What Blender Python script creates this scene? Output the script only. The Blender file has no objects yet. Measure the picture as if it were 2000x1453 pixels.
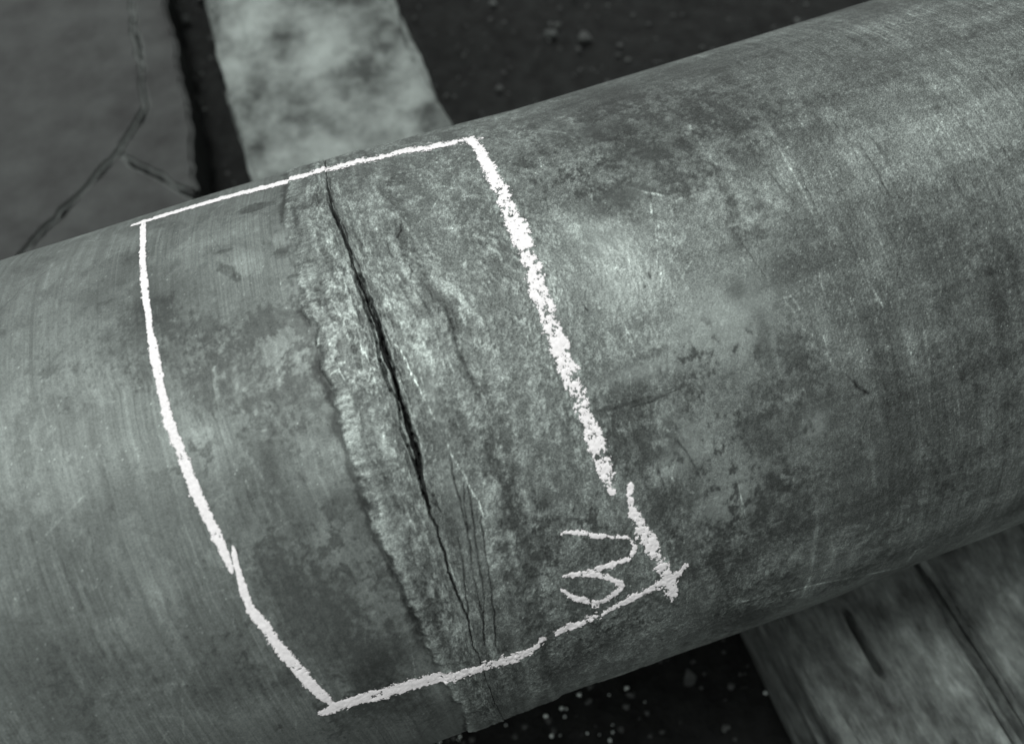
import bpy, bmesh, math, random
import numpy as np

# ------------------------------------------------------------------ camera
scene = bpy.context.scene
COL = scene.collection
cam_data = bpy.data.cameras.new('camera')
cam = bpy.data.objects.new('camera', cam_data)
COL.objects.link(cam)
cam.location = (-0.08472, -0.40773, 1.17620)
cam.rotation_euler = (0.562960, 0.079091, -0.339677)
cam_data.sensor_width = 36.0
cam_data.lens = 31.828
cam_data.clip_start = 0.02
cam_data.clip_end = 400.0
cam_data.dof.use_dof = True
cam_data.dof.focus_distance = 0.65
cam_data.dof.aperture_fstop = 4.2
scene.camera = cam

# ------------------------------------------------------------------ daylight (grey film stock: the sky is used as luminance only)
SUN_EL, SUN_AZ = math.radians(83), math.radians(-30)      # azimuth measured from +Y (behind the pipe) towards +X
world = bpy.data.worlds.new('World')
scene.world = world
world.use_nodes = True
wn, wl = world.node_tree.nodes, world.node_tree.links
wn.clear()
sky = wn.new('ShaderNodeTexSky')
sky.sky_type = 'NISHITA'
sky.sun_disc = False
sky.sun_elevation = SUN_EL
sky.sun_rotation = SUN_AZ
sky.dust_density = 1.5
bw = wn.new('ShaderNodeRGBToBW')
bg = wn.new('ShaderNodeBackground')
bg.inputs['Strength'].default_value = 0.15
wo = wn.new('ShaderNodeOutputWorld')
wl.new(sky.outputs[0], bw.inputs[0]); wl.new(bw.outputs[0], bg.inputs['Color']); wl.new(bg.outputs[0], wo.inputs['Surface'])

sun_data = bpy.data.lights.new('sun', 'SUN')
sun_data.energy = 1.3
sun_data.angle = math.radians(18)
sun_data.color = (1.0, 0.995, 0.985)
sun = bpy.data.objects.new('sun', sun_data)
COL.objects.link(sun)
sun.location = (-0.2, 0.3, 3.0)
sd = np.array([math.sin(SUN_AZ)*math.cos(SUN_EL), math.cos(SUN_AZ)*math.cos(SUN_EL), math.sin(SUN_EL)])
sun.rotation_euler = (math.pi/2 - SUN_EL, 0, math.pi - SUN_AZ)

vs = scene.view_settings
vs.view_transform = 'Standard'
vs.look = 'None'
vs.gamma = 1.0
vs.use_curve_mapping = False
vs.exposure = 0.5

# ------------------------------------------------------------------ measured tables: positions on the pipe wall, metres along the axis / metres round the wall
W = [[-0.1231,-0.2607],[-0.1212,-0.2171],[-0.1227,-0.1882],[-0.1243,-0.1675],[-0.1245,-0.1508],[-0.1257,-0.1302],[-0.1263,-0.1084],[-0.1266,-0.0942],[-0.1279,-0.0765],[-0.1281,-0.0673],[-0.1306,-0.051],[-0.1291,-0.0399],[-0.1305,-0.0265],[-0.1304,-0.0148],[-0.1316,-0.0008],[-0.1296,0.0152],[-0.1285,0.0319],[-0.1289,0.0495],[-0.1303,0.0535],[-0.1293,0.0706],[-0.1269,0.0865],[-0.1287,0.0923],[-0.1307,0.1042],[-0.1297,0.1233],[-0.1281,0.1403],[-0.1255,0.1771],[-0.1231,0.2064],[-0.1179,0.2449]]
C = [[-0.0972,-0.27],[-0.0983,-0.233],[-0.0975,-0.1902],[-0.0974,-0.1705],[-0.0984,-0.1517],[-0.096,-0.1278],[-0.0966,-0.1152],[-0.0969,-0.1042],[-0.0968,-0.0872],[-0.0962,-0.0714],[-0.0957,-0.0615],[-0.0957,-0.0463],[-0.0949,-0.0309],[-0.0935,-0.0169],[-0.0927,-0.0047],[-0.0926,0.0083],[-0.0908,0.0205],[-0.0902,0.0332],[-0.09,0.0463],[-0.0911,0.0595],[-0.0895,0.0721],[-0.091,0.0851],[-0.0912,0.1023],[-0.0918,0.1179],[-0.092,0.1365],[-0.0923,0.1589],[-0.0941,0.1829],[-0.0918,0.2171],[-0.088,0.2763]]
G = [[-0.0541,-0.267],[-0.0543,-0.2037],[-0.056,-0.164],[-0.056,-0.1338],[-0.0528,-0.1008],[-0.0496,-0.0753],[-0.0481,-0.0506],[-0.0481,-0.0299],[-0.0454,-0.0071],[-0.0457,0.0168],[-0.0463,0.0384],[-0.0447,0.0578],[-0.0449,0.0735],[-0.0504,0.0994],[-0.0547,0.1324],[-0.0527,0.1658],[-0.0531,0.2029]]
CW = [[-0.233,0.00037],[-0.1681,0.00043],[-0.1236,0.00066],[-0.1042,0.00097],[-0.0865,0.00096],[-0.0717,0.00111],[-0.047,0.00126],[-0.0302,0.00157],[-0.0165,0.00251],[-0.0041,0.00346],[0.0083,0.00346],[0.0205,0.00284],[0.0332,0.00396],[0.0466,0.00413],[0.0595,0.00352],[0.071,0.0029],[0.0851,0.00227],[0.1023,0.00164],[0.1157,0.00133],[0.1601,0.00138],[0.1829,0.00141],[0.24,0.00094]]
RT = [[-0.2802,0.00022],[-0.1955,0.00129],[-0.1515,0.00129],[-0.0896,9e-05],[-0.0355,-0.0008],[0.0018,-0.00281],[0.0751,-0.00545]]
RB = [[-0.0897,-0.00402],[-0.0651,-0.00402],[-0.0328,-0.00313],[0.0048,-0.00134],[0.0522,-0.00045],[0.1337,0.00241],[0.1852,0.00362],[0.2604,0.00223]]
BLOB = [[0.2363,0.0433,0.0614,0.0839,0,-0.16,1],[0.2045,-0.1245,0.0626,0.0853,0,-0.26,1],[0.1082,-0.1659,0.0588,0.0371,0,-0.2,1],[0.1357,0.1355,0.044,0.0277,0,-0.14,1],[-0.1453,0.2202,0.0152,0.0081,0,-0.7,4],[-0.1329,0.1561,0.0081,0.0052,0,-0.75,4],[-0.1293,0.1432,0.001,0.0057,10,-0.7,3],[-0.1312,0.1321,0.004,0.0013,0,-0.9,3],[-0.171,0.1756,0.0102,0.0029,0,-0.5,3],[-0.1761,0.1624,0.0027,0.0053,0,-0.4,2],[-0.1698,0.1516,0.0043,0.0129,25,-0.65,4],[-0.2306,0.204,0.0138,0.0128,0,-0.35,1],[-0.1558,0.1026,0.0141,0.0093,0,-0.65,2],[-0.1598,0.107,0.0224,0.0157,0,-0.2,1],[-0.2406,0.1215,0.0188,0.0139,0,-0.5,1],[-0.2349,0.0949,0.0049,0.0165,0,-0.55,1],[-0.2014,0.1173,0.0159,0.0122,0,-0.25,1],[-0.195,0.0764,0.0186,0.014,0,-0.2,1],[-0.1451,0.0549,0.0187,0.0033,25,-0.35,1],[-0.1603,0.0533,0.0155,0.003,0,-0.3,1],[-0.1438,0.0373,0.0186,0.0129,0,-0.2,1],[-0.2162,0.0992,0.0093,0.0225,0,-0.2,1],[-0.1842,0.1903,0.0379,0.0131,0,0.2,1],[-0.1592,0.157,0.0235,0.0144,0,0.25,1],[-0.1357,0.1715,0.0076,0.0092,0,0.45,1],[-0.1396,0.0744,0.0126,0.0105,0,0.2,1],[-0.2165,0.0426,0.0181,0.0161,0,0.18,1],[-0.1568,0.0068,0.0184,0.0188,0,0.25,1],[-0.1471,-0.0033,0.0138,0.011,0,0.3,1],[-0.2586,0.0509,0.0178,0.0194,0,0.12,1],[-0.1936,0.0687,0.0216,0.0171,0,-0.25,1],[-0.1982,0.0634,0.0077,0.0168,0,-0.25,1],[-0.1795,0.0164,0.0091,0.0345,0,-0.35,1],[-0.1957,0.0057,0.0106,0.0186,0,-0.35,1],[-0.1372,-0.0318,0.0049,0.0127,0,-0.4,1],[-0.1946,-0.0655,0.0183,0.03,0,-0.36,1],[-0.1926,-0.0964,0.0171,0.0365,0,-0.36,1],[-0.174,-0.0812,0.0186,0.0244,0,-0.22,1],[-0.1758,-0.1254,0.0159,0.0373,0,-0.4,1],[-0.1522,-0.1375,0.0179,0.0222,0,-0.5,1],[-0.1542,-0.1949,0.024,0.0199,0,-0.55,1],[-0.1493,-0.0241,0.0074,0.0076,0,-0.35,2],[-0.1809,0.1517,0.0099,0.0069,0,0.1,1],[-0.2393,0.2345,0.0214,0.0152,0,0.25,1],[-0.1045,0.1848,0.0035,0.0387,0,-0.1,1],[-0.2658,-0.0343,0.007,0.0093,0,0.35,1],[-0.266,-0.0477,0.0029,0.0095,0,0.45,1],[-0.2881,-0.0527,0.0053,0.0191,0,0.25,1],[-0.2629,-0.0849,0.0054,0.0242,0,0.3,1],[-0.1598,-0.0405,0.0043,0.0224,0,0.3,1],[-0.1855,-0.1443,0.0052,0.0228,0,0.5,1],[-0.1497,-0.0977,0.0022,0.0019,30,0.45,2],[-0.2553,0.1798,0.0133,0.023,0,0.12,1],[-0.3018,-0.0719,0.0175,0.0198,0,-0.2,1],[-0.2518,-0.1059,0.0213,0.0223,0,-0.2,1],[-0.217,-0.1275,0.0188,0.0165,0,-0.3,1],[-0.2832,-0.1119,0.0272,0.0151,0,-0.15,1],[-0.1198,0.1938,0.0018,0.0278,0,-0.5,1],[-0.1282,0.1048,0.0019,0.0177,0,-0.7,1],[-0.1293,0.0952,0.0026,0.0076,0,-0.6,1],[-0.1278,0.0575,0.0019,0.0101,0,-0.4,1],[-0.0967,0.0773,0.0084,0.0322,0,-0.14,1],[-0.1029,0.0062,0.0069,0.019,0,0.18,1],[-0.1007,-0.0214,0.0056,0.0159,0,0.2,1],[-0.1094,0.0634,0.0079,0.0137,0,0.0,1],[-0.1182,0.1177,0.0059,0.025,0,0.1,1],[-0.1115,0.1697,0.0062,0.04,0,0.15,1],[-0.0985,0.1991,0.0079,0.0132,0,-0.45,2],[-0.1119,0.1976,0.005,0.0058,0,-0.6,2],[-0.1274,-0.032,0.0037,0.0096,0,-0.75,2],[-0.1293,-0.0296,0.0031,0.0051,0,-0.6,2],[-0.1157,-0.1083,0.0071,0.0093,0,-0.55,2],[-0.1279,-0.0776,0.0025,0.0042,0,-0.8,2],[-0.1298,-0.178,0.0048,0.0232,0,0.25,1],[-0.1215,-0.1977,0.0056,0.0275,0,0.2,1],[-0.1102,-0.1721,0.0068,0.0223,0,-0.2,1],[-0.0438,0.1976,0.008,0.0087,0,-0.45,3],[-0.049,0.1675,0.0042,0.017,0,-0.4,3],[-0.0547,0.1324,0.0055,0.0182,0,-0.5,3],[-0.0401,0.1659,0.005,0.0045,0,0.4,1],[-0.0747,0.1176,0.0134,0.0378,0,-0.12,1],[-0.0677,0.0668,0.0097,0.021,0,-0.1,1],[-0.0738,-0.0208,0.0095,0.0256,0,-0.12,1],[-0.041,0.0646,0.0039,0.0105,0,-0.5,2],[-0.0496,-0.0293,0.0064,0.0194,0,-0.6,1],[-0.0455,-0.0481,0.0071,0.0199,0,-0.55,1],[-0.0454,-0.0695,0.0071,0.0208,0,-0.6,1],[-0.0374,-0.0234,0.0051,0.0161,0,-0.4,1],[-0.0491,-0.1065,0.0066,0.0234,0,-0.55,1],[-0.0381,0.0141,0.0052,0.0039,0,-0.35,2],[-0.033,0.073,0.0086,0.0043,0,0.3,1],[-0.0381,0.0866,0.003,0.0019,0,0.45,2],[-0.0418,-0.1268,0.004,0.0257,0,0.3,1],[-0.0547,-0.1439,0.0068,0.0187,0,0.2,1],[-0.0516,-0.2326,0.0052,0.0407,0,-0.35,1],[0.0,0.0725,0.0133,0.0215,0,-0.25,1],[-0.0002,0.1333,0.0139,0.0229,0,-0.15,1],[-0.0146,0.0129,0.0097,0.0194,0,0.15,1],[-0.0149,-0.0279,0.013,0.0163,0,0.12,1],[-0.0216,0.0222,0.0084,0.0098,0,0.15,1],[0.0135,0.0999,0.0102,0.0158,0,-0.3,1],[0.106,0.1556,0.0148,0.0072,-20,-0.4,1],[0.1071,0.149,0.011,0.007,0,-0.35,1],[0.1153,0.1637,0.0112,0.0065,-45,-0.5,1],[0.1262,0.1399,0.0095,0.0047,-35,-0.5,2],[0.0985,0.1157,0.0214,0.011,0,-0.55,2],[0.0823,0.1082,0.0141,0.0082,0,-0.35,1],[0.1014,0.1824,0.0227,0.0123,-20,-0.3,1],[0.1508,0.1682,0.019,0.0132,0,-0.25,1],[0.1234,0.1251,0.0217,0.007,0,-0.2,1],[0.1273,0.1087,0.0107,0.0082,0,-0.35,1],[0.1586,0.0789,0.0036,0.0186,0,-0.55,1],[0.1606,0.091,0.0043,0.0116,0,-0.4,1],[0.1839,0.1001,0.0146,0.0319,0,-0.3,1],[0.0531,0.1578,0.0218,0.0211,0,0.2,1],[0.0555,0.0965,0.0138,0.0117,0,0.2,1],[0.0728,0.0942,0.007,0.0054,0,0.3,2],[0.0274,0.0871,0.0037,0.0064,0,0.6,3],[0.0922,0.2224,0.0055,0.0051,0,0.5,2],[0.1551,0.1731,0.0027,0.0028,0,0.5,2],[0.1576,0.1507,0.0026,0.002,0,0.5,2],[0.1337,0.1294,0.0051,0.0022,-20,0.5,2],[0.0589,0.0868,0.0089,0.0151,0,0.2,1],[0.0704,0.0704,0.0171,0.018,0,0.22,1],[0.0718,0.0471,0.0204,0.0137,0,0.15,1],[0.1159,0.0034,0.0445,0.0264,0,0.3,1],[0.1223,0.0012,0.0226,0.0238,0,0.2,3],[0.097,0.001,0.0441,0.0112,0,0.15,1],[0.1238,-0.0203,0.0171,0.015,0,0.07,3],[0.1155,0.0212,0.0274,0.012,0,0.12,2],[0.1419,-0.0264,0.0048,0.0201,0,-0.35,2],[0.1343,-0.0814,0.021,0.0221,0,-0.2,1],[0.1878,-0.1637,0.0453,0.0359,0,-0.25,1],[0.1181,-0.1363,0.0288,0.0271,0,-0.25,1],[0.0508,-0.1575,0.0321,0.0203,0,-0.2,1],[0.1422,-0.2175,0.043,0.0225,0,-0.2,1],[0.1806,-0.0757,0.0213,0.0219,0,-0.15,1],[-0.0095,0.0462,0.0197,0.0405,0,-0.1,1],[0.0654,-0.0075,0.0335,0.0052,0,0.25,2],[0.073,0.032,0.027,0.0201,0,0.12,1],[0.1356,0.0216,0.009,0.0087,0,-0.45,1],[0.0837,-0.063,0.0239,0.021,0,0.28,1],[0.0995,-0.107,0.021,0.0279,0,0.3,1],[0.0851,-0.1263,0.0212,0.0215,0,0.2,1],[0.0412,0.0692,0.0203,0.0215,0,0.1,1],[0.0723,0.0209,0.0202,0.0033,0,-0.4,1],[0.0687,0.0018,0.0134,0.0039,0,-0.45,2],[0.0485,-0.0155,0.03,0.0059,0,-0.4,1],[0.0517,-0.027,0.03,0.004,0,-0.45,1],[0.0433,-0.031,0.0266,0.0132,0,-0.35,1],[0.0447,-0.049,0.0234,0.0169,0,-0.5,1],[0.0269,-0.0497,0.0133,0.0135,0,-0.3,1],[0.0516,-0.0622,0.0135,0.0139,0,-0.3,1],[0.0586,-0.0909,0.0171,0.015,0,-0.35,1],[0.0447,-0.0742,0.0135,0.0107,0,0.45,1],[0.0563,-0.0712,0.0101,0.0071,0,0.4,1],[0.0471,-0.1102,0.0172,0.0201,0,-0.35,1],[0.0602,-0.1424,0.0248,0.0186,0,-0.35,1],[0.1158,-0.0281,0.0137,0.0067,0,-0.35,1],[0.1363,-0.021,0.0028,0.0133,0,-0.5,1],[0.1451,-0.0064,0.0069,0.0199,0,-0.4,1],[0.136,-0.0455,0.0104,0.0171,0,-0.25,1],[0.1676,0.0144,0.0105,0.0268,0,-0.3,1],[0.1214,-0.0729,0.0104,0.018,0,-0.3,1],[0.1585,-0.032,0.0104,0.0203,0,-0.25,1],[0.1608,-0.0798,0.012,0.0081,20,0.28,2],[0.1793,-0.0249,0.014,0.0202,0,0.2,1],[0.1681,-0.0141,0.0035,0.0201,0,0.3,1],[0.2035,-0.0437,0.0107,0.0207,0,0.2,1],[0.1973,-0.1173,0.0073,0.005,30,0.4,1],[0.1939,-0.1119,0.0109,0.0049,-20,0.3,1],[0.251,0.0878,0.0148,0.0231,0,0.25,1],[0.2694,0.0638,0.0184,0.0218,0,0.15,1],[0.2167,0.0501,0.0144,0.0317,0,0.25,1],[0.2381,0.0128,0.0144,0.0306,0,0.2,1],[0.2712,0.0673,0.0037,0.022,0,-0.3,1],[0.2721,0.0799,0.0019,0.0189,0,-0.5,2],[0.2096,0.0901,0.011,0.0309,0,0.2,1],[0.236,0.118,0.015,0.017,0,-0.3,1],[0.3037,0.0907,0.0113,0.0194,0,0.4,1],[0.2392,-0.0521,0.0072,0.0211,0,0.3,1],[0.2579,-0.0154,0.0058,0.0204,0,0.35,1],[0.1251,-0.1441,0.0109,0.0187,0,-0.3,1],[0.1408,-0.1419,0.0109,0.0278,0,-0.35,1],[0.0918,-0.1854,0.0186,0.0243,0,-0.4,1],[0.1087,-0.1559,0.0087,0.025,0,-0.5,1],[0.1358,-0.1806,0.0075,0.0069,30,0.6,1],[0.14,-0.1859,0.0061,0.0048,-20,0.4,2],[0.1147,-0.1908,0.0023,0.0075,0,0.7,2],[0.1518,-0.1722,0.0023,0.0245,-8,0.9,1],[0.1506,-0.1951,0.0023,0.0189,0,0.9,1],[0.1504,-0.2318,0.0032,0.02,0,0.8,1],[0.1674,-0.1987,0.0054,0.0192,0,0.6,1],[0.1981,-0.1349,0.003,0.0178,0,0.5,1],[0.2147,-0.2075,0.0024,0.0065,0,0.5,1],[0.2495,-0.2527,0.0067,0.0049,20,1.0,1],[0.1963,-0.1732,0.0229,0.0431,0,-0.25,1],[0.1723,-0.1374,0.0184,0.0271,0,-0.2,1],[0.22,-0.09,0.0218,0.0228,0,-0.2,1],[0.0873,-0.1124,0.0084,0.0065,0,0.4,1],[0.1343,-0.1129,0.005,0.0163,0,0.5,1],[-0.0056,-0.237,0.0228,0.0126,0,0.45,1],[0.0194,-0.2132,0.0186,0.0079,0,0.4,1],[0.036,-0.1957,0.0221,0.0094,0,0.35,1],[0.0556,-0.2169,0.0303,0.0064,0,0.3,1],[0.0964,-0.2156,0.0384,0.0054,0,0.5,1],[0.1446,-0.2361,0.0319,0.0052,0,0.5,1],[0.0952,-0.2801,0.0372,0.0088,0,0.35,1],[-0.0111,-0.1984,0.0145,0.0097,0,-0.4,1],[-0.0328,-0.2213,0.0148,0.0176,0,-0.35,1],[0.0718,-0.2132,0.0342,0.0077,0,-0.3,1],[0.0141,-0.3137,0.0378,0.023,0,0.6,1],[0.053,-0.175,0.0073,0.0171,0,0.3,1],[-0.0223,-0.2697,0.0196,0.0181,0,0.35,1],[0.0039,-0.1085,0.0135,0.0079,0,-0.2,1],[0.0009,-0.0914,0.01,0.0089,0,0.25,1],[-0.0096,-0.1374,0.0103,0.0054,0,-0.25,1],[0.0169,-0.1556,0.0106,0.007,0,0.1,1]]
CALM = [[0.1159,0.0034,0.0445,0.0297],[0.0988,-0.1109,0.0316,0.0363],[0.1608,-0.0798,0.0141,0.011],[0.0968,0.1117,0.0248,0.0125],[0.0654,-0.0075,0.0335,0.0065],[0.0747,0.0809,0.0207,0.0223],[0.0718,0.0471,0.0238,0.0171],[0.073,-0.0627,0.0237,0.0244],[0.123,0.1414,0.0294,0.0143],[0.0994,0.1876,0.0304,0.0191],[-0.078,-0.0536,0.0064,0.0399],[-0.0725,0.0124,0.0057,0.0288]]
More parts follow.
